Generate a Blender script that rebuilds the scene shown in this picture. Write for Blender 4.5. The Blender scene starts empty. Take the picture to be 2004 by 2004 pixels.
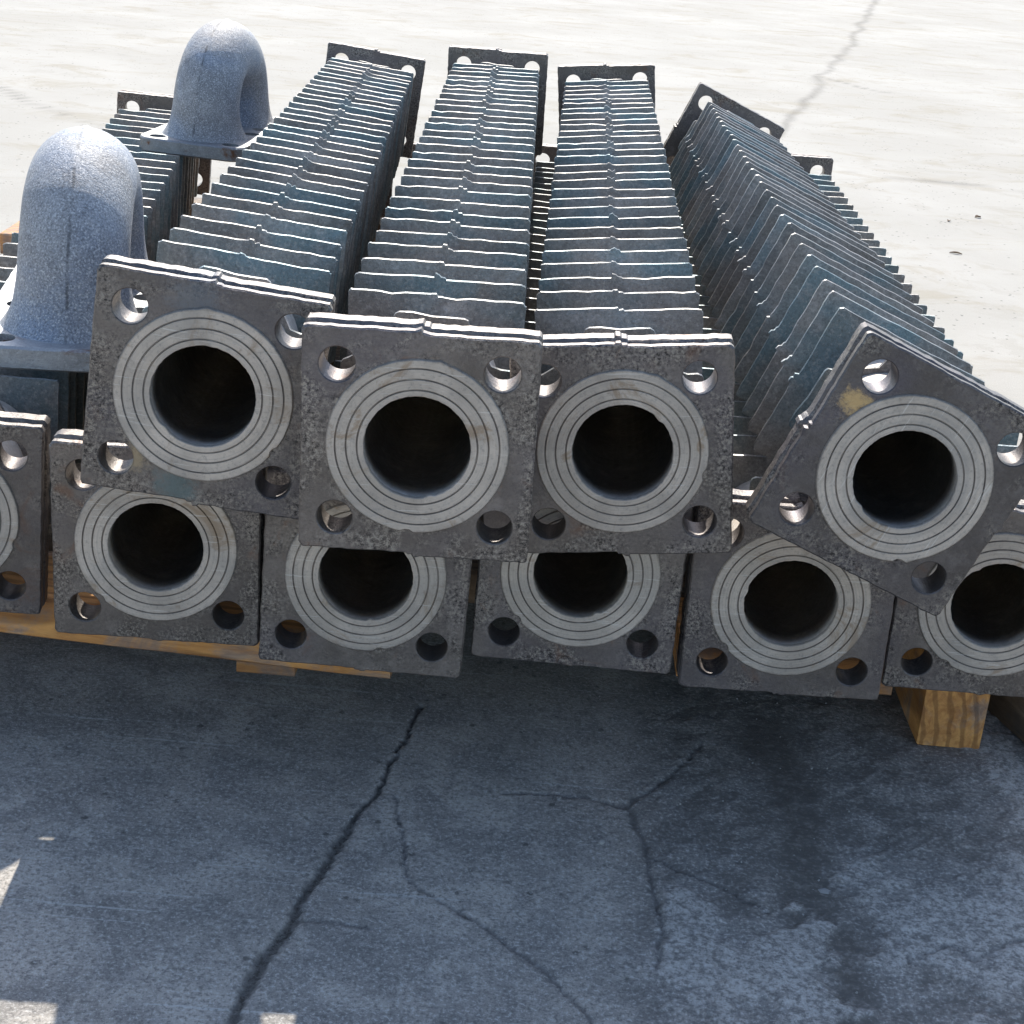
import bpy, bmesh, math, random
import numpy as np
from mathutils import Vector, Matrix, Euler
R = math.radians
random.seed(11)
rng = np.random.default_rng(5)
S = bpy.context.scene
COL = S.collection

# ------------------------------------------------------------------ camera
cd = bpy.data.cameras.new('camera'); cam = bpy.data.objects.new('camera', cd); COL.objects.link(cam)
cd.sensor_width = 36.0; cd.lens = 57.587; cd.clip_start = 0.02; cd.clip_end = 500
right = Vector((0.99634244, 0.03121935, 0.07954308))
down = Vector((0.08545027, -0.36401478, -0.92746509))
fwd = Vector((0, 0.93086981, -0.36535107))
m = Matrix.Identity(4)
for i in range(3):
    m[i][0] = right[i]; m[i][1] = -down[i]; m[i][2] = -fwd[i]
m.translation = (0, 0, 0.67)
cam.matrix_world = m
S.camera = cam

# ------------------------------------------------------------------ sky and sun
SUN_EL, SUN_AZ = 45.0, 3.8        # azimuth measured from +Y towards -X: the sun stands behind the stack
w = bpy.data.worlds.new('World'); S.world = w; w.use_nodes = True
nt = w.node_tree; bg = nt.nodes['Background']
sky = nt.nodes.new('ShaderNodeTexSky'); sky.sky_type = 'NISHITA'; sky.sun_disc = False
sky.sun_elevation = R(SUN_EL); sky.sun_rotation = R(-SUN_AZ)
sky.air_density = 1.0; sky.dust_density = 1.2; sky.ozone_density = 1.0
nt.links.new(sky.outputs[0], bg.inputs[0]); bg.inputs[1].default_value = 0.135
sd = bpy.data.lights.new('sun', 'SUN'); sd.energy = 3.7; sd.angle = R(0.5); sd.color = (1.0, 0.95, 0.87)
sun = bpy.data.objects.new('sun', sd); COL.objects.link(sun)
to_sun = Vector((-math.sin(R(SUN_AZ)) * math.cos(R(SUN_EL)), math.cos(R(SUN_AZ)) * math.cos(R(SUN_EL)), math.sin(R(SUN_EL))))
sun.rotation_euler = to_sun.to_track_quat('Z', 'Y').to_euler()
sun.location = to_sun * 20
S.view_settings.view_transform = 'Standard'; S.view_settings.look = 'None'
S.view_settings.exposure = 1.15; S.view_settings.gamma = 1.0; S.view_settings.use_curve_mapping = False
S.cycles.max_bounces = 8; S.cycles.diffuse_bounces = 4; S.cycles.glossy_bounces = 4

# ------------------------------------------------------------------ material helpers
class NB:
    def __init__(s, name):
        s.m = bpy.data.materials.new(name); s.m.use_nodes = True
        s.t = s.m.node_tree; s.b = s.t.nodes['Principled BSDF']
    def n(s, typ, **kw):
        o = s.t.nodes.new(typ)
        for k, v in kw.items(): setattr(o, k, v)
        return o
    def l(s, a, b): s.t.links.new(a, b)
    def put(s, sock, v):
        if isinstance(v, bpy.types.NodeSocket): s.l(v, sock)
        elif v is not None: sock.default_value = v
    def math(s, op, a, b=None, c=None, clamp=False):
        o = s.n('ShaderNodeMath', operation=op, use_clamp=clamp)
        s.put(o.inputs[0], a)
        if b is not None: s.put(o.inputs[1], b)
        if c is not None: s.put(o.inputs[2], c)
        return o.outputs[0]
    def mix(s, f, a, b, blend='MIX'):
        o = s.n('ShaderNodeMix', data_type='RGBA', blend_type=blend)
        s.put(o.inputs[0], f)
        s.put(o.inputs[6], a if isinstance(a, bpy.types.NodeSocket) else (*a, 1))
        s.put(o.inputs[7], b if isinstance(b, bpy.types.NodeSocket) else (*b, 1))
        return o.outputs[2]
    def ramp(s, f, lo, hi, a=0.0, b=1.0):
        o = s.n('ShaderNodeMapRange', interpolation_type='SMOOTHSTEP')
        s.put(o.inputs[0], f)
        for i, v in zip((1, 2, 3, 4), (lo, hi, a, b)): o.inputs[i].default_value = v
        return o.outputs[0]
    def noise(s, vec, scale, detail=4, rough=0.55, dist=0.0):
        o = s.n('ShaderNodeTexNoise'); s.l(vec, o.inputs['Vector'])
        o.inputs['Scale'].default_value = scale; o.inputs['Detail'].default_value = detail
        o.inputs['Roughness'].default_value = rough; o.inputs['Distortion'].default_value = dist
        return o.outputs[0]
    def bump(s, h, strength, dist, prev=None):
        o = s.n('ShaderNodeBump'); s.l(h, o.inputs['Height'])
        o.inputs['Strength'].default_value = strength; o.inputs['Distance'].default_value = dist
        if prev is not None: s.l(prev, o.inputs['Normal'])
        return o.outputs[0]
    def objvec(s):
        """object coordinates shifted by the object's own random number: no two pieces wear the same pattern"""
        tc = s.n('ShaderNodeTexCoord'); oi = s.n('ShaderNodeObjectInfo')
        sc = s.n('ShaderNodeVectorMath', operation='SCALE'); sc.inputs[0].default_value = (3.1, 7.7, 5.3)
        s.l(oi.outputs['Random'], sc.inputs['Scale'])
        ad = s.n('ShaderNodeVectorMath', operation='ADD'); s.l(tc.outputs['Object'], ad.inputs[0]); s.l(sc.outputs[0], ad.inputs[1])
        return ad.outputs[0], tc.outputs['Object'], oi.outputs['Random']

def iron(name, lo, hi, rough=0.55, metal=0.55, tint=None, tint_amt=0.0, grain=0.5, specks=0.0, edge=0.0, rust=0.15, spots=(), bump=1.0, coarse=0.0, cscale=330, seam=False):
    """sand-cast iron: mottled skin, pale sand specks gathered at rims, rust bloom, optional stains (x, z, radius, colour)"""
    k = NB(name); v, raw, rnd = k.objvec()
    big = k.noise(v, 14, 5, 0.6, 0.4); mid = k.noise(v, 70, 4, 0.6); fine = k.noise(v, 520, 3, 0.7)
    c = k.mix(k.ramp(big, 0.35, 0.68), lo, hi)
    if tint:
        tn = k.noise(v, 9, 3, 0.5, 0.6)
        f = k.math('MULTIPLY', k.ramp(tn, 0.42, 0.66), tint_amt)
        c = k.mix(f, c, tint)
    c = k.mix(k.math('MULTIPLY', k.ramp(mid, 0.5, 0.75), 0.45), c, tuple(x * 1.45 for x in hi))
    c = k.mix(k.math('MULTIPLY', k.ramp(fine, 0.45, 0.7), grain * 0.5), c, tuple(x * 0.45 for x in lo))
    if coarse > 0:
        cg = k.noise(v, cscale, 3, 0.7)
        c = k.mix(k.math('MULTIPLY', k.ramp(cg, 0.52, 0.66), coarse), c, tuple(min(0.8, x * 1.7) for x in hi))
        c = k.mix(k.math('MULTIPLY', k.ramp(cg, 0.34, 0.46, 1, 0), coarse * 0.8), c, tuple(x * 0.3 for x in lo))
    if specks > 0:
        gr = k.noise(v, 430, 3, 0.75)
        patch = k.ramp(k.noise(v, 24, 4, 0.65, 0.3), 0.42, 0.62)
        sx = k.n('ShaderNodeSeparateXYZ'); k.l(raw, sx.inputs[0])
        ax = k.math('ABSOLUTE', sx.outputs[0]); az = k.math('ABSOLUTE', sx.outputs[2])
        rim = k.ramp(k.math('MAXIMUM', ax, az), 0.050, 0.072, 0.0, edge)
        rad = k.math('SQRT', k.math('ADD', k.math('MULTIPLY', ax, ax), k.math('MULTIPLY', az, az)))
        ring = k.ramp(rad, 0.058, 0.067, 0.85 * edge, 0.0)
        where = k.math('MULTIPLY', k.math('ADD', k.math('MAXIMUM', rim, ring), 0.10), k.math('ADD', patch, 0.1), clamp=True)
        where = k.math('MULTIPLY', where, specks, clamp=True)
        c = k.mix(k.math('MULTIPLY', k.ramp(gr, 0.50, 0.62), k.math('MULTIPLY', where, 0.95)), c, (0.275, 0.25, 0.215))
        c = k.mix(k.math('MULTIPLY', k.ramp(gr, 0.36, 0.47, 1, 0), where), c, (0.03, 0.028, 0.026))
    if seam:
        s_ = k.n('ShaderNodeSeparateXYZ'); k.l(raw, s_.inputs[0])
        dx = k.math('ABSOLUTE', k.math('ADD', s_.outputs[0], k.math('MULTIPLY', k.math('SUBTRACT', k.noise(v, 80, 4, 0.7), 0.5), 0.003)))
        c = k.mix(k.math('MULTIPLY', k.ramp(dx, 0.0004, 0.0022, 0.6, 0.0), k.ramp(k.noise(v, 60, 4), 0.42, 0.6)), c, (0.05, 0.05, 0.052))
    if rust > 0:
        rn = k.math('MULTIPLY', k.ramp(k.noise(v, 26, 5, 0.65, 0.8), 0.58, 0.74), rust)
        c = k.mix(rn, c, (0.16, 0.08, 0.045))
    for (x, z, r, colr, amt) in spots:
        sub = k.n('ShaderNodeVectorMath', operation='SUBTRACT'); k.l(raw, sub.inputs[0]); sub.inputs[1].default_value = (x, 0, z)
        mul = k.n('ShaderNodeVectorMath', operation='MULTIPLY'); k.l(sub.outputs[0], mul.inputs[0]); mul.inputs[1].default_value = (1, 0, 1)
        ln = k.n('ShaderNodeVectorMath', operation='LENGTH'); k.l(mul.outputs[0], ln.inputs[0])
        d = k.math('ADD', ln.outputs['Value'], k.math('MULTIPLY', k.math('SUBTRACT', k.noise(v, 130, 6, 0.8), 0.5), r * 2.4))
        c = k.mix(k.math('MULTIPLY', k.ramp(d, r * 0.25, r, 1, 0), amt), c, colr)
    hv = k.n('ShaderNodeHueSaturation'); k.l(c, hv.inputs['Color']); k.l(k.math('ADD', 0.82, k.math('MULTIPLY', rnd, 0.36)), hv.inputs['Value'])
    k.l(hv.outputs[0], k.b.inputs['Base Color'])
    k.b.inputs['Metallic'].default_value = metal
    k.l(k.math('ADD', rough - 0.1, k.math('MULTIPLY', mid, 0.22)), k.b.inputs['Roughness'])
    b1 = k.bump(k.noise(v, 900, 2, 0.6), 0.30 * bump, 0.0008)
    b2 = k.bump(k.noise(v, 190, 4, 0.6), 0.30 * bump, 0.0011, b1)
    k.l(b2, k.b.inputs['Normal'])
    return k.m

def machined(name):
    """lathe-turned sealing face: fine concentric tool marks, light stains"""
    k = NB(name); v, raw, rnd = k.objvec()
    sx = k.n('ShaderNodeSeparateXYZ'); k.l(raw, sx.inputs[0])
    rad = k.math('SQRT', k.math('ADD', k.math('MULTIPLY', sx.outputs[0], sx.outputs[0]), k.math('MULTIPLY', sx.outputs[2], sx.outputs[2])))
    cx = k.n('ShaderNodeCombineXYZ'); k.l(k.math('MULTIPLY', rad, 60), cx.inputs[0]); k.l(k.math('MULTIPLY', rnd, 40), cx.inputs[1])
    turn = k.noise(cx.outputs[0], 14, 3, 0.7)
    big = k.noise(v, 22, 5, 0.6, 0.5); fine = k.noise(v, 420, 3, 0.7)
    c = k.mix(k.ramp(big, 0.3, 0.72), (0.37, 0.318, 0.265), (0.54, 0.468, 0.395))
    c = k.mix(k.math('MULTIPLY', k.ramp(turn, 0.35, 0.7), 0.35), c, (0.22, 0.215, 0.205))
    c = k.mix(k.math('MULTIPLY', k.ramp(fine, 0.5, 0.75), 0.5), c, (0.16, 0.155, 0.15))
    # darker colour in the turned grooves and at the rim
    for g in (0.0386, 0.0456, 0.0526):
        d = k.math('ABSOLUTE', k.math('SUBTRACT', rad, g))
        c = k.mix(k.math('MULTIPLY', k.ramp(d, 0.0002, 0.0008, 0.6, 0.0), k.ramp(k.noise(v, 40, 3), 0.3, 0.6, 0.45, 1.0)), c, (0.04, 0.028, 0.026))
    ru = k.math('MULTIPLY', k.ramp(k.noise(v, 24, 6, 0.72, 1.0), 0.55, 0.68), 0.7)
    c = k.mix(ru, c, (0.24, 0.165, 0.10))
    c = k.mix(k.math('MULTIPLY', k.ramp(k.noise(v, 11, 3, 0.6, 0.5), 0.5, 0.62), 0.35), c, (0.24, 0.23, 0.215))
    for rz, th in ((25, 0.66), (-50, 0.68)):
        ms = k.n('ShaderNodeMapping'); k.l(v, ms.inputs['Vector']); ms.inputs['Rotation'].default_value = (0, R(rz), 0); ms.inputs['Scale'].default_value = (26, 1, 700)
        c = k.mix(k.ramp(k.noise(ms.outputs[0], 1.0, 2, 0.5), th, th + 0.05, 0.0, 0.5), c, (0.6, 0.57, 0.52))
    c = k.mix(k.ramp(k.math('ADD', rad, k.math('MULTIPLY', k.noise(v, 160, 5, 0.8), 0.006)), 0.0595, 0.0625, 0.0, 0.7), c, (0.13, 0.115, 0.10))
    k.l(c, k.b.inputs['Base Color'])
    k.b.inputs['Metallic'].default_value = 0.35
    k.l(k.math('ADD', 0.42, k.math('MULTIPLY', fine, 0.2)), k.b.inputs['Roughness'])
    k.l(k.bump(k.noise(v, 800, 2, 0.6), 0.2, 0.0005), k.b.inputs['Normal'])
    return k.m

def wood(name, a, b):
    k = NB(name); v, raw, rnd = k.objvec()
    mp = k.n('ShaderNodeMapping'); k.l(v, mp.inputs['Vector']); mp.inputs['Scale'].default_value = (3, 22, 22)
    g = k.noise(mp.outputs[0], 5, 7, 0.7, 0.6)
    mw = k.n('ShaderNodeMapping'); k.l(v, mw.inputs['Vector']); mw.inputs['Scale'].default_value = (0.12, 1.0, 0.5); mw.inputs['Rotation'].default_value = (R(18), 0, 0)
    wv = k.n('ShaderNodeTexWave', bands_direction='Y'); k.l(mw.outputs[0], wv.inputs['Vector']); wv.inputs['Scale'].default_value = 26; wv.inputs['Distortion'].default_value = 6.5; wv.inputs['Detail'].default_value = 3; wv.inputs['Detail Scale'].default_value = 1.2
    c = k.mix(k.ramp(g, 0.3, 0.7), a, b)
    c = k.mix(k.math('MULTIPLY', k.ramp(wv.outputs[1], 0.1, 0.5, 1, 0), 0.6), c, tuple(x * 0.45 for x in a))
    c = k.mix(k.math('MULTIPLY', k.ramp(k.noise(v, 30, 5, 0.6), 0.55, 0.75), 0.4), c, tuple(x * 0.4 for x in a))
    k.l(c, k.b.inputs['Base Color']); k.b.inputs['Roughness'].default_value = 0.75
    stn = k.ramp(k.noise(v, 16, 5, 0.65, 0.5), 0.5, 0.66)
    hs_ = k.n('ShaderNodeHueSaturation'); k.l(c, hs_.inputs['Color']); k.l(k.math('SUBTRACT', 1.0, k.math('MULTIPLY', stn, 0.45)), hs_.inputs['Value']); k.l(k.math('SUBTRACT', 1.0, k.math('MULTIPLY', stn, 0.35)), hs_.inputs['Saturation'])
    k.l(hs_.outputs[0], k.b.inputs['Base Color'])
    k.l(k.bump(g, 0.7, 0.003), k.b.inputs['Normal'])
    return k.m

M = {}
M['fin'] = iron('fin_iron', (0.15, 0.143, 0.138), (0.25, 0.24, 0.23), 0.45, 0.62, tint=(0.105, 0.18, 0.21), tint_amt=0.75, grain=0.9, rust=0.14, coarse=0.3)
FL = dict(rough=0.48, metal=0.6, grain=0.5, specks=1.0, edge=1.0)
M['flange'] = iron('flange_iron', (0.112, 0.097, 0.086), (0.175, 0.153, 0.138), tint=(0.12, 0.108, 0.12), tint_amt=0.5, rust=0.55, **FL)
M['flange_teal'] = iron('flange_iron_teal_smear', (0.112, 0.097, 0.086), (0.175, 0.153, 0.138), tint=(0.12, 0.115, 0.135), tint_amt=0.5, rust=0.25,
                         spots=((-0.012, -0.066, 0.019, (0.09, 0.17, 0.185), 0.5), (-0.041, -0.05, 0.013, (0.34, 0.27, 0.17), 0.7), (-0.012, 0.064, 0.022, (0.12, 0.16, 0.20), 0.35)), **FL)
M['flange_rust'] = iron('flange_iron_rust_spot', (0.112, 0.098, 0.092), (0.17, 0.152, 0.145), tint=(0.11, 0.10, 0.13), tint_amt=0.6, rust=0.35,
                         spots=((0.030, 0.057, 0.0125, (0.60, 0.42, 0.20), 0.9),), **FL)
M['face'] = machined('machined_face')
M['pipe'] = iron('pipe_iron', (0.50, 0.44, 0.37), (0.66, 0.59, 0.51), 0.62, 0.2, grain=0.25, rust=0.35, bump=0.8, coarse=0.3)
M['bend'] = iron('bend_iron', (0.29, 0.285, 0.285), (0.43, 0.425, 0.42), 0.68, 0.25, tint=(0.26, 0.34, 0.47), tint_amt=0.55, grain=0.9, rust=0.08, bump=2.4, coarse=0.75, cscale=560, seam=True)
M['bend_flange'] = iron('bend_flange_iron', (0.22, 0.225, 0.23), (0.33, 0.335, 0.34), 0.5, 0.45, grain=0.8, rust=1.3, bump=1.6, coarse=0.4, cscale=520)
M['wood'] = wood('pallet_wood', (0.40, 0.165, 0.045), (0.66, 0.33, 0.10))
M['wood_darkened'] = wood('pallet_wood_darkened', (0.15, 0.10, 0.06), (0.24, 0.17, 0.11))  # darkened copy of the wood: shade put into the inner boards' colour

# ------------------------------------------------------------------ ground: one sheet, dense where it is seen close
def vnoise(x, y, scale, seed, octaves=4, pers=0.55):
    out = np.zeros_like(x); amp = 1.0; tot = 0.0
    g = np.random.default_rng(seed)
    for o in range(octaves):
        tab = g.random((256, 256)); u = x * scale + 37.3 * o; v = y * scale + 11.7 * o
        iu = np.floor(u).astype(int); iv = np.floor(v).astype(int); fu = u - iu; fv = v - iv
        fu = fu * fu * (3 - 2 * fu); fv = fv * fv * (3 - 2 * fv)
        a = tab[iu & 255, iv & 255]; b = tab[(iu + 1) & 255, iv & 255]; c = tab[iu & 255, (iv + 1) & 255]; d = tab[(iu + 1) & 255, (iv + 1) & 255]
        out += amp * ((a * (1 - fu) + b * fu) * (1 - fv) + (c * (1 - fu) + d * fu) * fv)
        tot += amp; amp *= pers; scale *= 2.03
    return out / tot
def polydist(x, y, pts):
    best = np.full(x.shape, 1e9); wid = np.zeros(x.shape)
    for (x0, y0, w0), (x1, y1, w1) in zip(pts[:-1], pts[1:]):
        dx, dy = x1 - x0, y1 - y0; t = np.clip(((x - x0) * dx + (y - y0) * dy) / (dx * dx + dy * dy), 0, 1)
        d = np.hypot(x - x0 - t * dx, y - y0 - t * dy); k = d < best
        best = np.where(k, d, best); wid = np.where(k, w0 + t * (w1 - w0), wid)
    return best, wid
def axis(lo, hi, step, mid_lo, mid_hi, cap, far):
    a = list(np.arange(lo, hi, step)); s = step; p = a[-1]; up = []
    while p < far:
        s = min(s * 1.05, cap) if p < mid_hi else s * 1.25
        p += s; up.append(p)
    s = step; p = lo; dn = []
    while p > -far:
        s = min(s * 1.05, cap) if p > mid_lo else s * 1.25
        p -= s; dn.append(p)
    return np.array(dn[::-1] + a + up)
gx = axis(-0.40, 0.58, 0.0021, -2.4, 3.2, 0.025, 150); gy = axis(0.74, 1.40, 0.0021, 0.5, 13.5, 0.04, 220)
X, Y = np.meshgrid(gx, gy, indexing='ij')
wob = (vnoise(X, Y, 34, 1, 4, 0.6) - 0.5) * 0.008; wob2 = (vnoise(X, Y, 34, 2, 4, 0.6) - 0.5) * 0.008
Xw, Yw = X + wob + (vnoise(X, Y, 260, 41, 3, 0.7) - 0.5) * 0.006, Y + wob2 + (vnoise(X, Y, 260, 42, 3, 0.7) - 0.5) * 0.006
near_cracks = [
    [(-0.061, 1.24, .0016), (-0.077, 1.148, .002), (-0.084, 1.098, .0022), (-0.1, 1.042, .0034), (-0.109, 0.992, .0042), (-0.119, 0.951, .0034), (-0.125, 0.914, .004), (-0.134, 0.884, .0058), (-0.139, 0.856, .0055), (-0.145, 0.813, .004), (-0.152, 0.7, .004)],
    [(-0.126, 0.923, .0018), (-0.104, 0.926, .001), (-0.07, 0.921, .0006)],
    [(-0.073, 1.091, .0004), (-0.063, 1.048, .0007), (-0.051, 0.981, .0007), (-0.027, 0.959, .0009), (0.0, 0.941, .0016), (0.023, 0.917, .0018), (0.048, 0.892, .0014), (0.075, 0.853, .001), (0.1, 0.79, .001)],
    [(0.01, 1.11, .0004), (0.074, 1.112, .0008), (0.107, 1.101, .002), (0.143, 1.151, .0008), (0.178, 1.217, .0005)],
    [(0.109, 1.105, .003), (0.121, 1.048, .0028), (0.123, 0.994, .002), (0.128, 0.944, .002), (0.122, 0.902, .001)],
    [(0.125, 1.034, .001), (0.162, 1.013, .0007), (0.205, 0.98, .0004)],
    [(0.296, 0.936, .0006), (0.329, 0.958, .001), (0.339, 0.942, .0016), (0.378, 0.971, .001), (0.42, 0.985, .0008)],
]
far_cracks = [
    [(2.6, 13.8, .028), (1.401, 8.092, .02), (1.067, 6.662, .012), (0.851, 5.662, .02), (0.70, 4.9, .008)],
    [(1.067, 6.662, .012), (1.169, 6.393, .01), (1.274, 6.304, .006)],
    [(-2.2, 5.4, .006), (-1.492, 4.541, .006), (-1.204, 4.194, .006), (-0.9, 3.8, .005)],
    [(0.72, 4.33, .008), (0.935, 4.319, .012), (1.071, 4.306, .012), (1.5, 4.18, .008)],
]
cr = np.zeros_like(X)
for ci, c in enumerate(near_cracks):
    d, wd = polydist(Xw, Yw, c); cr = np.maximum(cr, (1.0 if ci == 0 else 0.6) * (1 - np.clip((d - wd * (0.38 if ci == 0 else 0.6)) / (wd * 0.55 + 0.0011), 0, 1)) * np.clip(0.55 + 0.9 * vnoise(X, Y, 55, 61 + ci, 4, 0.65), 0, 1))
Xf, Yf = X + wob * 4, Y + wob2 * 4
crf = np.zeros_like(X)
for c in far_cracks:
    d, wd = polydist(X + (vnoise(X, Y, 3, 31, 4) - .5) * .10, Y + (vnoise(X, Y, 3, 32, 4) - .5) * .10, c); crf = np.maximum(crf, 1 - np.clip((d - wd * 0.3) / (wd * 0.8 + 0.006), 0, 1))
cr = np.maximum(cr, crf * 0.5 * np.clip(0.35 + 1.3 * vnoise(X, Y, 7, 51, 3), 0, 1))
# broken slab to the right of the second joint: muddy, with pale worn-off plates that have ragged edges
def blob(cx, cy, rx, ry, rot=0.0):
    c_, s_ = math.cos(rot), math.sin(rot); u = (X - cx) * c_ + (Y - cy) * s_; v_ = -(X - cx) * s_ + (Y - cy) * c_
    return 1 - np.hypot(u / rx, v_ / ry)
rag = (vnoise(X, Y, 22, 3, 6, 0.62) - 0.5); rag2 = (vnoise(X * 0.8 + Y * 0.9, (Y - X) * 1.7, 30, 4, 6, 0.65) - 0.5)
plate = np.maximum.reduce([blob(0.185, 0.905, 0.075, 0.07, -0.5), blob(0.345, 0.985, 0.105, 0.10, 0.5), blob(0.44, 1.19, 0.035, 0.16, 0.15), blob(0.148, 0.975, 0.020, 0.028, 0.3), blob(0.17, 0.76, 0.08, 0.06)])
plate = np.clip((plate + rag * 1.6 + rag2 * 1.3 - 0.02) / 0.26, 0, 1)
spall = np.clip((X - 0.085 - 0.05 * (Y - 1) + rag * 0.05) / 0.05, 0, 1) * np.clip((1.7 - Y) / 0.2, 0, 1)
mud, wd = polydist(X + rag * 0.05, Y + rag2 * 0.05, [(0.235, 1.25, .03), (0.24, 1.10, .03), (0.232, 1.05, .03), (0.235, 0.97, .024), (0.25, 0.9, .022), (0.25, 0.80, .03)])
mudm = 1 - np.clip((mud - wd * 0.4) / (wd * 1.1), 0, 1)
mudm = np.maximum(mudm, spall * np.clip((rag2 + 0.10) / 0.16, 0, 1) * 0.7) * (1 - 0.8 * plate)
nearw = np.clip((1.9 - Y) / 0.5, 0, 1) * np.clip((X + 0.9) / 0.3, 0, 1)
Z = (-0.003 * cr + 0.0013 * plate * spall - 0.0008 * mudm + 0.0012 * spall * (vnoise(X, Y, 90, 9, 4, 0.7) - 0.5) + 0.0006 * (vnoise(X, Y, 60, 8, 3) - 0.5)) * nearw
nx, ny = X.shape
me = bpy.data.meshes.new('ground')
co = np.stack([X, Y, Z], -1).reshape(-1, 3).astype(np.float32)
idx = np.arange(nx * ny).reshape(nx, ny)
q = np.stack([idx[:-1, :-1], idx[1:, :-1], idx[1:, 1:], idx[:-1, 1:]], -1).reshape(-1, 4)
me.vertices.add(len(co)); me.vertices.foreach_set('co', co.ravel())
me.loops.add(q.size); me.loops.foreach_set('vertex_index', q.ravel().astype(np.int32))
me.polygons.add(len(q)); me.polygons.foreach_set('loop_start', np.arange(0, q.size, 4, dtype=np.int32))
me.polygons.foreach_set('use_smooth', np.ones(len(q), bool))
for nm, arr in (('crack', cr), ('mud', mudm), ('spall', spall), ('plate', plate)):
    at = me.attributes.new(nm, 'FLOAT', 'POINT'); at.data.foreach_set('value', arr.ravel().astype(np.float32))
me.update(); me.validate()
ground = bpy.data.objects.new('ground', me); COL.objects.link(ground); ground['kind'] = 'structure'
k = NB('concrete_yard'); tc = k.n('ShaderNodeTexCoord'); v = tc.outputs['Object']
att = {}
for nm in ('crack', 'mud', 'spall', 'plate'):
    a = k.n('ShaderNodeAttribute', attribute_name=nm); att[nm] = a.outputs['Fac']
c = k.mix(k.ramp(k.noise(v, 1.3, 6, 0.6, 0.3), 0.35, 0.7), (0.315, 0.302, 0.272), (0.36, 0.347, 0.316))
mp = k.n('ShaderNodeMapping'); k.l(v, mp.inputs['Vector']); mp.inputs['Scale'].default_value = (1.4, 2.0, 1)
c = k.mix(k.math('MULTIPLY', k.ramp(k.noise(mp.outputs[0], 2.4, 8, 0.7, 0.6), 0.5, 0.68), 0.6), c, (0.262, 0.236, 0.182))
c = k.mix(k.math('MULTIPLY', k.ramp(k.noise(v, 7, 6, 0.7, 0.5), 0.54, 0.62), 0.3), c, (0.27, 0.255, 0.22))
# the slab in front of the pallet: worn, dirty, pocked
sy = k.n('ShaderNodeSeparateXYZ'); k.l(v, sy.inputs[0])
dirt = k.noise(v, 15, 7, 0.7, 0.5); pit = k.noise(v, 75, 5, 0.65); grit = k.noise(v, 300, 4, 0.75); gr2 = k.noise(v, 150, 4, 0.7, 0.3)
nearf = k.ramp(k.math('ADD', sy.outputs[1], k.math('MULTIPLY', k.noise(v, 4, 3), 0.6)), 1.3, 2.6, 1.0, 0.0)
c = k.mix(k.math('MULTIPLY', nearf, 0.85), c, (0.435, 0.395, 0.345))
c = k.mix(k.math('MULTIPLY', nearf, k.ramp(k.noise(v, 5.5, 5, 0.6, 0.8), 0.42, 0.6, 0.0, 0.6)), c, (0.27, 0.245, 0.215))
c = k.mix(k.math('MULTIPLY', nearf, k.ramp(dirt, 0.40, 0.60, 0.0, 0.85)), c, (0.225, 0.21, 0.192))
c = k.mix(k.math('MULTIPLY', nearf, k.ramp(k.noise(v, 42, 6, 0.7, 0.8), 0.5, 0.6, 0.0, 0.5)), c, (0.19, 0.178, 0.162))
vo = k.n('ShaderNodeTexVoronoi'); k.l(v, vo.inputs['Vector']); vo.inputs['Scale'].default_value = 55; vo.inputs['Randomness'].default_value = 1.0
pock = k.math('MULTIPLY', k.ramp(k.math('ADD', vo.outputs['Distance'], k.math('MULTIPLY', k.noise(v, 160, 4), 0.3)), 0.24, 0.34, 1, 0), k.ramp(k.noise(v, 13, 3), 0.46, 0.56))
c = k.mix(k.math('MULTIPLY', pock, 0.75), c, (0.085, 0.08, 0.074))
c = k.mix(k.math('MULTIPLY', nearf, k.ramp(gr2, 0.52, 0.62, 0.0, 0.45)), c, (0.50, 0.465, 0.42))
for rz, sc_, th in ((-35, (4, 150, 1), 0.66), (20, (3.5, 170, 1), 0.68)):
    ms = k.n('ShaderNodeMapping'); k.l(v, ms.inputs['Vector']); ms.inputs['Rotation'].default_value = (0, 0, R(rz)); ms.inputs['Scale'].default_value = sc_
    c = k.mix(k.math('MULTIPLY', nearf, k.math('MULTIPLY', k.ramp(k.noise(ms.outputs[0], 1.0, 2, 0.5), th, th + 0.05), 0.55)), c, (0.5, 0.49, 0.46))
c = k.mix(k.math('MULTIPLY', att['spall'], k.ramp(gr2, 0.4, 0.58, 0.25, 0.75)), c, (0.20, 0.19, 0.175))
c = k.mix(k.math('MULTIPLY', k.math('MULTIPLY', att['spall'], att['plate']), k.ramp(k.noise(v, 120, 7, 0.75, 0.6), 0.40, 0.58, 0.05, 0.9)), c, (0.46, 0.435, 0.395))
c = k.mix(k.math('MULTIPLY', att['mud'], k.ramp(pit, 0.3, 0.6, 0.5, 0.85)), c, (0.10, 0.09, 0.078))
c = k.mix(k.math('MULTIPLY', nearf, k.ramp(grit, 0.52, 0.6, 0.0, 0.65)), c, (0.13, 0.124, 0.115))
c = k.mix(k.math('MULTIPLY', nearf, k.math('MULTIPLY', k.ramp(grit, 0.38, 0.46, 0.6, 0.0), k.math('SUBTRACT', 1.0, k.math('MULTIPLY', att['mud'], 0.85), clamp=True))), c, (0.56, 0.54, 0.5))
c = k.mix(k.math('MULTIPLY', att['crack'], k.ramp(grit, 0.42, 0.58, 0.95, 0.55)), c, (0.055, 0.05, 0.043))
k.l(c, k.b.inputs['Base Color']); k.b.inputs['Roughness'].default_value = 0.9; k.b.inputs['Specular IOR Level'].default_value = 0.08
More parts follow.
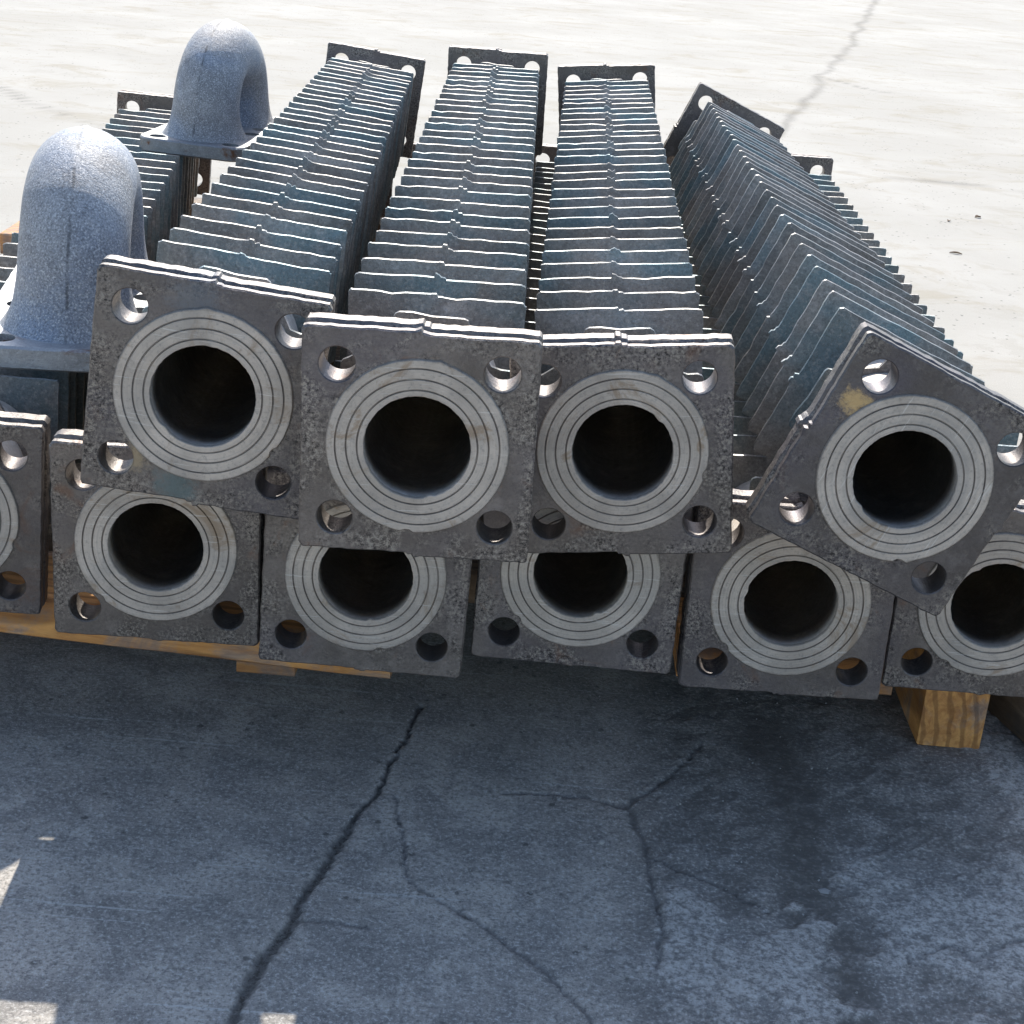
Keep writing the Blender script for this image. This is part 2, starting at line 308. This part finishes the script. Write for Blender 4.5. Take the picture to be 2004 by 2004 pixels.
b1 = k.bump(k.noise(v, 300, 5, 0.75), 0.65, 0.0016); b2 = k.bump(k.noise(v, 60, 5, 0.6), 0.25, 0.003, b1)
k.l(b2, k.b.inputs['Normal'])
me.materials.append(k.m)

# ------------------------------------------------------------------ mesh helpers
def link(name, mesh, mat, parent=None, loc=(0, 0, 0), rot=(0, 0, 0)):
    if mat and not mesh.materials: mesh.materials.append(mat)
    o = bpy.data.objects.new(name, mesh); COL.objects.link(o)
    o.parent = parent; o.location = loc; o.rotation_euler = rot
    return o
def finish(bm, name, angle=35):
    bmesh.ops.recalc_face_normals(bm, faces=bm.faces[:])
    me = bpy.data.meshes.new(name); bm.to_mesh(me); bm.free()
    me.polygons.foreach_set('use_smooth', [True] * len(me.polygons)); me.set_sharp_from_angle(angle=R(angle))
    return me
def thing(name, label, cat, loc, rot=(0, 0, 0), group=None):
    o = bpy.data.objects.new(name, None); COL.objects.link(o); o.empty_display_size = 0.05
    o.location = loc; o.rotation_euler = rot; o['label'] = label; o['category'] = cat
    if group: o['group'] = group
    return o
def tag(o, label, cat, group=None):
    o['label'] = label; o['category'] = cat
    if group: o['group'] = group
def loop_verts(bm, pts, y):
    return [bm.verts.new((x, y, z)) for x, z in pts]
def bridge(bm, a, b):
    n = len(a)
    for i in range(n): bm.faces.new((a[i], a[(i + 1) % n], b[(i + 1) % n], b[i]))
def edges_of(bm, vs):
    n = len(vs); out = []
    for i in range(n):
        e = bm.edges.get((vs[i], vs[(i + 1) % n])) or bm.edges.new((vs[i], vs[(i + 1) % n])); out.append(e)
    return out
def square_outline(h, r, per=12, step=0.0, jit=0.0, burr=0.0, rnd=None):
    """closed outline of a square casting: rounded corners, uneven sides, mould halves shifted by `step` at the middle"""
    pts = []
    def side(p0, p1):
        L_ = 2 * h - 2 * r
        ts = [i / per for i in range(per)]
        if step and abs(p0[1] - p1[1]) < 1e-6: ts = sorted([t for t in ts if abs(t - 0.5) > 0.02] + [0.5 - 0.0035 / L_, 0.5 - 0.0006 / L_, 0.5 + 0.0006 / L_, 0.5 + 0.0035 / L_])
        for t in ts:
            pts.append((p0[0] + (p1[0] - p0[0]) * t, p0[1] + (p1[1] - p0[1]) * t))
    def corner(cx, cz, a0):
        for i in range(4):
            a = R(a0 + 90 * i / 4); pts.append((cx + r * math.cos(a), cz + r * math.sin(a)))
    side((h, -h + r), (h, h - r)); corner(h - r, h - r, 0)
    side((h - r, h), (-h + r, h)); corner(-h + r, h - r, 90)
    side((-h, h - r), (-h, -h + r)); corner(-h + r, -h + r, 180)
    side((-h + r, -h), (h - r, -h)); corner(h - r, -h + r, 270)
    out = []
    for x, z in pts:
        j = (rnd.random() - 0.5) * 2 * jit if rnd else 0
        s = 1 + j / h
        zz = z * s + (step * 0.5 if x < -0.0003 else -step * 0.5 if x > 0.0003 else 0); xx = x * s
        if burr and abs(x) < 0.004: zz += math.copysign(burr * (0.4 + rnd.random()), z)
        out.append((xx, zz))
    return out
def circle(cx, cz, r, n): return [(cx + r * math.cos(2 * math.pi * i / n), cz + r * math.sin(2 * math.pi * i / n)) for i in range(n)]

W2 = 0.075; HS = 0.694 * W2; BORE = 0.0342; RING = 0.0585; PIPE = 0.047; LEN = 1.5652; FT = 0.028
def flange_mesh(seed, step):
    """double-rimmed square flange: front plate, roped groove, rear plate, four drilled bolt holes"""
    rnd = random.Random(seed); bm = bmesh.new()
    base = square_outline(W2, 0.0036, 30, step, 0.00035, 0.0013, rnd)
    base2 = square_outline(W2 + 0.0004, 0.0036, 30, step, 0.0004, 0.0013, rnd)
    def sc(pts, d): 
        k_ = (W2 - d) / W2
        return [(x * k_, z * k_) for x, z in pts]
    prof = [(base, 0.0011, 0.0), (base, 0.0, 0.0012), (base, 0.0, 0.0066), (base, 0.0008, 0.0076), (base, 0.0042, 0.0086), (base2, 0.0042, 0.0136), (base2, 0.0008, 0.0146), (base2, 0.0, 0.0154), (base2, 0.0, FT - 0.001), (base2, 0.001, FT)]
    loops = []
    for b, d, y in prof:
        yj = 0.00035 if 0.0 < y < FT else 0
        loops.append([bm.verts.new((x, y + (rnd.random() - 0.5) * yj, z)) for x, z in sc(b, d)])
    for a, b in zip(loops[:-1], loops[1:]): bridge(bm, a, b)
    fr = edges_of(bm, loops[0]); bk = edges_of(bm, loops[-1])
    for sx in (-1, 1):
        for sz in (-1, 1):
            cx, cz = sx * HS + rnd.uniform(-.0006, .0006), sz * HS + rnd.uniform(-.0006, .0006)
            ls = [loop_verts(bm, circle(cx, cz, r, 24), y) for r, y in ((0.0123, 0), (0.0116, 0.0008), (0.0116, FT - 0.0006), (0.0120, FT))]
            for a, b in zip(ls[:-1], ls[1:]): bridge(bm, a, b)
            fr += edges_of(bm, ls[0]); bk += edges_of(bm, ls[-1])
    a = loop_verts(bm, circle(0, 0, BORE + 0.001, 40), 0); b = loop_verts(bm, circle(0, 0, BORE + 0.001, 40), FT); bridge(bm, a, b)
    fr += edges_of(bm, a); bk += edges_of(bm, b)
    bmesh.ops.triangle_fill(bm, edges=fr, use_beauty=True); bmesh.ops.triangle_fill(bm, edges=bk, use_beauty=True)
    return finish(bm, 'flange', 28)
def lathe(bm, prof, n):
    rings = [[bm.verts.new((r * math.cos(2 * math.pi * i / n), y, r * math.sin(2 * math.pi * i / n))) for i in range(n)] for r, y in prof]
    for a, b in zip(rings[:-1], rings[1:]): bridge(bm, a, b)
    return rings
def face_mesh(seed):
    rnd = random.Random(seed); bm = bmesh.new(); n = 120
    prof = [(BORE, 0.0012), (BORE, -0.0012), (BORE + 0.0005, -0.0018)]
    for g in (0.0386, 0.0456, 0.0526):
        prof += [(g - 0.00062, -0.0018), (g - 0.0002, -0.0007), (g + 0.0002, -0.0007), (g + 0.00062, -0.0018)]
    prof += [(RING - 0.0006, -0.0018), (RING, -0.0012), (RING + 0.0004, 0.001)]
    rings = lathe(bm, prof, n)
    # chipped rim and bore, one nick each
    for ring in (rings[-3], rings[-2], rings[-1]):
        a0 = rnd.uniform(0, 6.28)
    a0 = rnd.uniform(3.4, 6.0); a1 = rnd.uniform(0, 6.28); a2 = rnd.uniform(0, 6.28)
    for i in range(n):
        a = 2 * math.pi * i / n
        def near(c, wd): return max(0, 1 - abs((a - c + math.pi) % (2 * math.pi) - math.pi) / wd)
        f = 1 - 0.03 * (near(a0, 0.05) > 0) * 1.0 + rnd.uniform(-.002, .002) + 0.022 * near(a1, 0.09)
        for ring in rings[-3:]:
            ring[i].co.x *= f; ring[i].co.z *= f
        f = 1 + rnd.uniform(-.006, .006) - 0.04 * near(a2, 0.12)
        for ring in rings[:3]:
            ring[i].co.x *= f; ring[i].co.z *= f
    return finish(bm, 'sealing_face', 40)
def pipe_mesh():
    bm = bmesh.new()
    ys = [0.0008, 0.02, 0.3, 0.8, 1.3, LEN + 0.01, LEN + FT - 0.0008]
    inner = lathe(bm, [(BORE + 0.0006, y) for y in ys], 40)
    outer = lathe(bm, [(PIPE + 0.004, 0.02), (PIPE, 0.05), (PIPE, LEN - 0.02), (PIPE + 0.004, LEN + 0.008)], 40)
    bridge(bm, inner[1], outer[0]); bridge(bm, inner[-2], outer[-1])
    bmesh.ops.remove_doubles(bm, verts=bm.verts[:], dist=1e-6)
    return finish(bm, 'pipe', 40)
def plate_mesh(name, outline, r_in, t_out, t_in, seed):
    """cast plate round the pipe, thinner towards its edge"""
    rnd = random.Random(seed); bm = bmesh.new(); n = len(outline); warp = rnd.uniform(-1, 1) * 0.00045
    rows = []
    for sgn in (-1, 1):
        o, i_ = [], []
        for (x, z) in outline:
            w_ = warp * (x / 0.06) * (z / 0.06) + rnd.uniform(-1, 1) * 0.00012
            o.append(bm.verts.new((x, sgn * t_out / 2 + w_, z)))
            a = math.atan2(z, x); i_.append(bm.verts.new((r_in * math.cos(a), sgn * t_in / 2, r_in * math.sin(a))))
        rows.append((o, i_)); bridge(bm, o, i_)
    # rounded edge: one mid row a little proud
    mid = [bm.verts.new((x * 1.006, rnd.uniform(-1, 1) * 0.0002, z * 1.006)) for x, z in outline]
    bridge(bm, rows[0][0], mid); bridge(bm, mid, rows[1][0]); bridge(bm, rows[0][1], rows[1][1])
    return finish(bm, name, 50)
FH = 0.0625
def fin_mesh(seed, step, damage):
    rnd = random.Random(seed)
    pts = square_outline(FH, 0.0030, 13, step, 0.00042, rnd.choice((0.0004, 0.0009, 0.0018, 0.0026)), rnd)
    if damage:                                   # bitten edges and one bent lip
        for _ in range(2):
            c0 = rnd.uniform(-0.058, 0.058); dp = rnd.uniform(0.0008, 0.002); wd_ = rnd.uniform(0.005, 0.010); side = rnd.choice('TTL')
            f_ = lambda t: dp * max(0, 1 - abs(t - c0) / wd_) * (0.5 + rnd.random())
            pts = [(x, z - f_(x)) if side == 'T' and z > FH * 0.8 else (x + f_(z), z) if side == 'L' and x < -FH * 0.8 else (x, z) for x, z in pts]
    return plate_mesh('fin', pts, PIPE - 0.002, rnd.uniform(0.0027, 0.0036), 0.0072, seed)
def short_fin_mesh(seed, step):
    rnd = random.Random(seed); a, b = 0.026, 0.0606
    pts = []
    for kq in range(4):
        an = kq * math.pi / 2; ca, sa = math.cos(an), math.sin(an)
        loc = [(b, -a + 0.004), (b, -a * 0.5), (b, 0), (b, a * 0.5), (b, a - 0.004), (b - 0.0015, a - 0.0012), (b - 0.0045, a), (0.049, a), (0.0425, a + 0.002)]
        loc = [(b - 0.0045, -a), (b - 0.0015, -a + 0.0012)] + loc
        for x, z in loc:
            X_, Z_ = x * ca - z * sa, x * sa + z * ca
            pts.append((X_ + rnd.uniform(-.0003, .0003), Z_ + (step * 0.5 if X_ < -0.0005 else -step * 0.5) + rnd.uniform(-.0003, .0003)))
    return plate_mesh('short_fin', pts, PIPE - 0.006, 0.0036, 0.006, seed)

pipe_me = pipe_mesh(); pipe_me.materials.append(M['pipe'])
fin_sets = {}
def fins_for(step):
    kk = round(step * 10000)
    if kk not in fin_sets:
        fl = [fin_mesh(100 + kk * 7 + i, step, i >= 7) for i in range(12)]
        for f in fl: f.materials.append(M['fin'])
        sf = short_fin_mesh(300 + kk, step); sf.materials.append(M['fin'])
        fin_sets[kk] = (fl, sf)
    return fin_sets[kk]
def tube(idx, label, loc, yaw, pitch, roll, step, spin=0, mat='flange', group='finned tubes stacked on the pallet'):
    rot = (Matrix.Rotation(R(yaw), 3, 'Z') @ Matrix.Rotation(R(pitch), 3, 'X') @ Matrix.Rotation(R(roll + spin), 3, 'Y')).to_euler()
    t = thing('finned_tube', label, 'finned tube', loc, rot, group)
    link('pipe', pipe_me, None, t)
    f1 = flange_mesh(10 + idx, step); f1.materials.append(M[mat]); a = link('flange', f1, None, t)
    f2 = flange_mesh(50 + idx, -step); f2.materials.append(M['flange']); b = link('flange', f2, None, t, (0, LEN + FT, 0), (0, 0, math.pi))
    s1 = face_mesh(20 + idx); s1.materials.append(M['face']); link('sealing_face', s1, None, a)
    link('sealing_face', s1, None, b)
    fl, sf = fins_for(step); rnd = random.Random(idx * 13 + 1)
    for i in range(29):
        v_ = rnd.choice(fl[:7]) if rnd.random() > 0.35 else rnd.choice(fl[7:])
        link('fin', v_, None, t, (rnd.uniform(-.0006, .0006), 0.145 + i * 0.04775 + rnd.uniform(-.0012, .0012), rnd.uniform(-.0007, .0007)),
             (R(rnd.uniform(-.7, .7)), R(rnd.uniform(-.5, .5)), R(rnd.uniform(-.7, .7))))
    link('short_fin', sf, None, t, (0, 0.0975, 0)); link('short_fin', sf, None, t, (0, 1.524, 0))
    return t
# upper row
tube(0, 'upper row finned tube with teal smear, tilted, beside the two return bends', (-0.207, 1.0153, 0.3339), 2.4, -0.62, 5.25, 0.0019, mat='flange_teal')
tube(1, 'frontmost finned tube, its flange lapping over both neighbours in the upper row', (-0.0637, 0.9851, 0.322), 0.53, 0.51, -1.01, 0.0021)
tube(2, 'upper row finned tube tucked behind the frontmost one, next to the rolled tube', (0.0714, 1.0538, 0.3067), -0.86, 0.51, -6.5, 0.0018)
tube(3, 'finned tube rolled onto its edge, yellow rust spot on its diamond-standing flange', (0.2583, 1.0305, 0.3128), -0.51, -0.97, 22.98, 0.0021, spin=-90,
     mat='flange_rust')
# lower row
tube(4, 'lower row finned tube carrying the two return bends', (-0.4181, 1.0991, 0.1968), 7.01, 0.52, 2.23, 0.0)
tube(5, 'lower row finned tube under the tilted teal-smeared tube, above the long orange board', (-0.2542, 1.0852, 0.1936), 2.19, 0.14, -0.31, 0.0008)
tube(6, 'lower row finned tube under the frontmost tube, covering the sawn end of the front board', (-0.1015, 1.0845, 0.1843), 1.29, -0.56, 0.97, 0.0008)
tube(7, 'lower row finned tube under the tucked-back tube, no wood showing below its flange', (0.0537, 1.1001, 0.1945), 0.04, -0.45, 0.52, 0.0)
tube(8, 'lower row finned tube under the left corner of the rolled tube', (0.2091, 1.0993, 0.1858), -0.07, 0.12, -1.08, 0.0008)
tube(9, 'lower row finned tube at the right end, over the upright wooden bearer end', (0.3661, 1.1219, 0.1884), -1.04, 0.34, -0.74, 0.0)


# ------------------------------------------------------------------ return bends
def bend_pipe_mesh(seed):
    rnd = random.Random(seed); bm = bmesh.new(); n = 80; c = 0.075; r0 = 0.0452
    st = []
    for z in (0.0, 0.002, 0.005, 0.009, 0.015, 0.022, 0.031): st.append((-c, z, 0.0, z))
    for i in range(1, 32):
        a = math.pi * i / 32; st.append((-c * math.cos(a), 0.031 + c * math.sin(a), a, 0.031 + 0.12 * math.sin(a)))
    for z in (0.031, 0.022, 0.015, 0.009, 0.005, 0.002, 0.0): st.append((c, z, math.pi, z))
    rings = []
    for (y, z, a, zz) in st:
        rr = r0 + 0.0145 * math.exp(-zz / 0.016)
        ring = []
        # local frame: x axis stays x, radial-out axis in the bend plane
        oy, oz = -math.cos(a), math.sin(a)
        for i in range(n):
            t = 2 * math.pi * i / n; ox = math.cos(t); orr = math.sin(t)
            rad = rr * (1 + rnd.uniform(-.0025, .0025))
            flat = 1.0
            # parting line along the back of the bend
            d = abs((t - math.pi / 2 + math.pi) % (2 * math.pi) - math.pi)
            rad += 0.0016 * (0.4 + rnd.random()) * max(0, 1 - d / 0.07) + (0.0007 if t > math.pi / 2 and t < 3 * math.pi / 2 else 0)
            k_ = 0.92 if orr < 0 else 1.0          # inner side a little flatter, opening stays clear
            ring.append(bm.verts.new((rad * ox, y + oy * rad * orr * k_, z + oz * rad * orr * k_)))
        rings.append(ring)
    for a, b in zip(rings[:-1], rings[1:]): bridge(bm, a, b)
    bm.faces.new(rings[0]); bm.faces.new(rings[-1])
    return finish(bm, 'bend_pipe', 60)
def rr_outline(hx, hy, r, rnd, jit):
    out = []
    for cx, cy, a0 in ((hx - r, hy - r, 0), (-hx + r, hy - r, 90), (-hx + r, -hy + r, 180), (hx - r, -hy + r, 270)):
        for i in range(9):
            a = R(a0 + 90 * i / 8); out.append((cx + r * math.cos(a), cy + r * math.sin(a)))
    full = []
    for i in range(len(out)):
        p, q_ = out[i], out[(i + 1) % len(out)]; L_ = math.dist(p, q_); s_ = max(1, int(L_ / 0.012))
        for j in range(s_):
            full.append((p[0] + (q_[0] - p[0]) * j / s_ + rnd.uniform(-jit, jit), p[1] + (q_[1] - p[1]) * j / s_ + rnd.uniform(-jit, jit)))
    return full
def bend_flange_mesh(seed):
    rnd = random.Random(seed); bm = bmesh.new(); T = 0.0195
    o = rr_outline(0.076, 0.151, 0.024, rnd, 0.0004)
    lv = []
    for s_, z in ((0.985, -T), (1.0, -T + 0.002), (1.0, -0.002), (0.988, 0.0)):
        lv.append([bm.verts.new((x * s_, y * s_, z + (rnd.uniform(-.0003, .0003) if -T < z < 0 else 0))) for x, y in o])
    for a, b in zip(lv[:-1], lv[1:]): bridge(bm, a, b)
    top = edges_of(bm, lv[-1]); bot = edges_of(bm, lv[0])
    for cy in (-0.075, 0.075):
        for sx in (-1, 1):
            for sy in (-1, 1):
                cs = circle(sx * HS, cy + sy * HS, 0.0115, 20)
                a = [bm.verts.new((x, y, 0)) for x, y in cs]; b = [bm.verts.new((x, y, -T)) for x, y in cs]; bridge(bm, a, b)
                top += edges_of(bm, a); bot += edges_of(bm, b)
    bmesh.ops.triangle_fill(bm, edges=top, use_beauty=True); bmesh.ops.triangle_fill(bm, edges=bot, use_beauty=True)
    return finish(bm, 'base_flange', 30)
def bend(label, loc, yaw, seed, tilt=(0, 0)):
    t = thing('return_bend', label, 'pipe bend', loc, (R(tilt[0]), R(tilt[1]), R(yaw)), 'cast return bends standing on the stack')
    f = bend_flange_mesh(seed); f.materials.append(M['bend_flange']); link('base_flange', f, None, t)
    b = bend_pipe_mesh(seed + 5); b.materials.append(M['bend']); link('bend_pipe', b, None, t)
# origin on the middle of the flange's upper face
yb = 9.0; c1 = Vector((-0.3835, 1.340, 0)) + Matrix.Rotation(R(yb), 3, 'Z') @ Vector((0, 0.075, 0))
bend('nearer bluish cast return bend, its flange partly outside the left edge', (c1.x, c1.y, 0.2815), yb, 1, (0.4, 0.8))
yb = -6.0; c2 = Vector((-0.478, 2.340, 0)) + Matrix.Rotation(R(yb), 3, 'Z') @ Vector((0, 0.075, 0))
bend('farther bluish cast return bend, its whole arch standing clear against the bright yard', (c2.x, c2.y, 0.2835), yb, 2, (0.2, 1.2))

# ------------------------------------------------------------------ pallet
def board_mesh(name, lx, ly, lz, seed):
    """sawn timber, box grid with worn edges, origin at its lower near left corner"""
    rnd = random.Random(seed); bm = bmesh.new(); nxs = max(2, int(lx / 0.05)); 
    prof = [(0.0015, 0), (ly - 0.0015, 0), (ly, 0.0015), (ly, lz - 0.002), (ly - 0.002, lz), (0.002, lz), (0, lz - 0.002), (0, 0.0015)]
    rows = []
    for i in range(nxs + 1):
        x = lx * i / nxs; dy, dz = rnd.uniform(-.0006, .0006), rnd.uniform(-.0005, .0005)
        rows.append([bm.verts.new((x, y + dy, z + dz)) for y, z in prof])
    for a, b in zip(rows[:-1], rows[1:]): bridge(bm, a, b)
    bm.faces.new(rows[0]); bm.faces.new(rows[-1])
    return finish(bm, name, 40)
pl = thing('wooden_pallet', 'orange wooden pallet under the stacked finned tubes', 'pallet', (0, 1.8, 0))
def part(name, lx, ly, lz, loc, yaw=0.0, mat='wood', seed=0, label=None):
    o = link(name, board_mesh(name, lx, ly, lz, seed), M[mat], pl, Vector(loc) - Vector((0, 1.8, 0)), (0, 0, R(yaw)))
    if label: o['label'] = label
    return o
part('deck_board', 0.72, 0.09, 0.0335, (-0.80, 1.1645, 0.0877), -4.1, seed=1, label='long front deck board with a clean sawn end')
part('deck_board', 0.17, 0.09, 0.0300, (0.14, 1.158, 0.0877), 0.0, seed=2, label='short front deck board ending beside the bearer')
for i, (y, x0, x1) in enumerate(((1.262, -0.77, 0.62), (1.372, -0.76, 0.62), (1.50, -0.74, 0.60), (1.66, -0.75, 0.47), (1.85, -0.75, 0.46), (2.08, -0.76, 0.46), (2.335, -0.775, 0.47), (2.62, -0.76, 0.46))):  # first unseen boards added and lengthened to block sun reaching the ground
    part('deck_board', x1 - x0, 0.095, 0.0300, (x0, y, 0.0877), 0.0, 'wood' if i == 6 else 'wood_darkened', seed=3 + i)
def bearer(x, y0, ln, wd, seed, mat='wood'):
    o = part('bearer', ln, wd, 0.0872, (x + wd, y0, 0.0), 90.0, mat, seed)
part('block', 0.045, 0.16, 0.0115, (-0.2015, 1.1255, 0.076), 0.0, 'wood', 11)
bearer(0.362, 1.245, 1.45, 0.054, 12); bearer(-0.205, 1.62, 1.08, 0.054, 13, 'wood_darkened'); bearer(-0.735, 1.42, 1.28, 0.054, 14)
part('block', 0.16, 0.08, 0.0872, (0.551, 1.238, 0.0), 107.0, 'wood_darkened', 15)

# ------------------------------------------------------------------ small things lying on the yard
def stone_mesh(name, sx, sy, sz, seed):
    rnd = random.Random(seed); bm = bmesh.new(); bmesh.ops.create_icosphere(bm, subdivisions=1, radius=1)
    for v_ in bm.verts:
        f = 1 + rnd.uniform(-.3, .3); v_.co = Vector((v_.co.x * sx * f, v_.co.y * sy * f, max(-0.3, v_.co.z) * sz * f))
    return finish(bm, name, 25)
k = NB('pale_stone'); v, raw, rnd_ = k.objvec(); k.l(k.mix(k.noise(v, 120, 4), (0.17, 0.165, 0.155), (0.40, 0.385, 0.36)), k.b.inputs['Base Color']); k.b.inputs['Roughness'].default_value = 0.9; M['stone'] = k.m
k = NB('dry_leaf'); v, raw, rnd_ = k.objvec(); k.l(k.mix(k.noise(v, 60, 4), (0.08, 0.05, 0.028), (0.15, 0.095, 0.05)), k.b.inputs['Base Color']); k.b.inputs['Roughness'].default_value = 0.8; M['leaf'] = k.m
o = link('concrete_chip', stone_mesh('concrete_chip', 0.0034, 0.003, 0.0022, 1), M['stone'], None, (0.087, 1.05, 0.0005), (0, 0, 0.6)); tag(o, 'small square pale concrete chip on the shaded slab between two cracks', 'chip')
o = link('stone', stone_mesh('stone', 0.0055, 0.0042, 0.0035, 2), M['stone'], None, (0.249, 1.012, -0.002), (0, 0, 0.2)); tag(o, 'grey stone in the muddy patch below the bearer', 'stone')
def leaf_mesh(seed, ln, wd):
    rnd = random.Random(seed); bm = bmesh.new(); rows = []
    for i in range(9):
        t = i / 8; hw = wd * math.sin(math.pi * min(0.97, max(0.03, t))) ** 0.8; zc = 0.0018 + 0.001 * math.sin(t * 3)
        rows.append([bm.verts.new((ln * (t - .5), s_ * hw, zc + abs(s_) * 0.5 * hw + dz)) for s_, dz in ((-1, 0), (0, 0), (1, 0), (1, -.0012), (0, -.0012), (-1, -.0012))])
    for a, b in zip(rows[:-1], rows[1:]): bridge(bm, a, b)
    bm.faces.new(rows[0]); bm.faces.new(rows[-1])
    return finish(bm, 'dry_leaf', 40)
for i, (x, y, a, lb) in enumerate(((1.019, 3.823, 0.4, 'round brown dry leaf, upper one on the bright concrete at right'), (0.869, 3.378, -0.3, 'long brown dry leaf lying nearest to the stack on the bright concrete'), (0.934, 3.743, 1.2, 'smallest dry leaf on the bright concrete at right'))):
    o = link('dry_leaf', leaf_mesh(40 + i, (0.016, 0.026, 0.012)[i], (0.006, 0.004, 0.004)[i]), M['leaf'], None, (x, y, 0.0), (0, 0, a)); tag(o, lb, 'leaf', 'dry leaves blown on the yard')
# loose grit in the cracks and scattered over the slab: uncountable, one object
bm = bmesh.new(); rnd = random.Random(77)
def crumb(x, y, s):
    base = [bm.verts.new((x + s * rnd.uniform(.6, 1.2) * math.cos(a), y + s * rnd.uniform(.6, 1.2) * math.sin(a), zg)) for a in (0.2, 1.8, 3.3, 4.8)]
    top = bm.verts.new((x + rnd.uniform(-.3, .3) * s, y + rnd.uniform(-.3, .3) * s, zg + s * rnd.uniform(.7, 1.3)))
    for i in range(4): bm.faces.new((base[i], base[(i + 1) % 4], top))
    bm.faces.new(base[::-1])
for c in near_cracks:
    for (x0, y0, w0), (x1, y1, w1) in zip(c[:-1], c[1:]):
        for _ in range(int(math.hypot(x1 - x0, y1 - y0) * 700 * (w0 + w1) * 100)):
            t = rnd.random(); wd = (w0 + t * (w1 - w0)); zg = -0.0045
            crumb(x0 + t * (x1 - x0) + rnd.gauss(0, wd * 1.0), y0 + t * (y1 - y0) + rnd.gauss(0, wd * 1.0), rnd.uniform(.0005, .0017))
for _ in range(700):
    zg = -0.0006; crumb(rnd.uniform(-.35, .5), rnd.uniform(.74, 1.35), rnd.choice((.0005, .0006, .0008, .0013)))
gm = finish(bm, 'grit', 20); o = link('grit', gm, M['stone']); o['kind'] = 'stuff'; o['label'] = 'loose pale grit in the cracks and over the shaded slab'
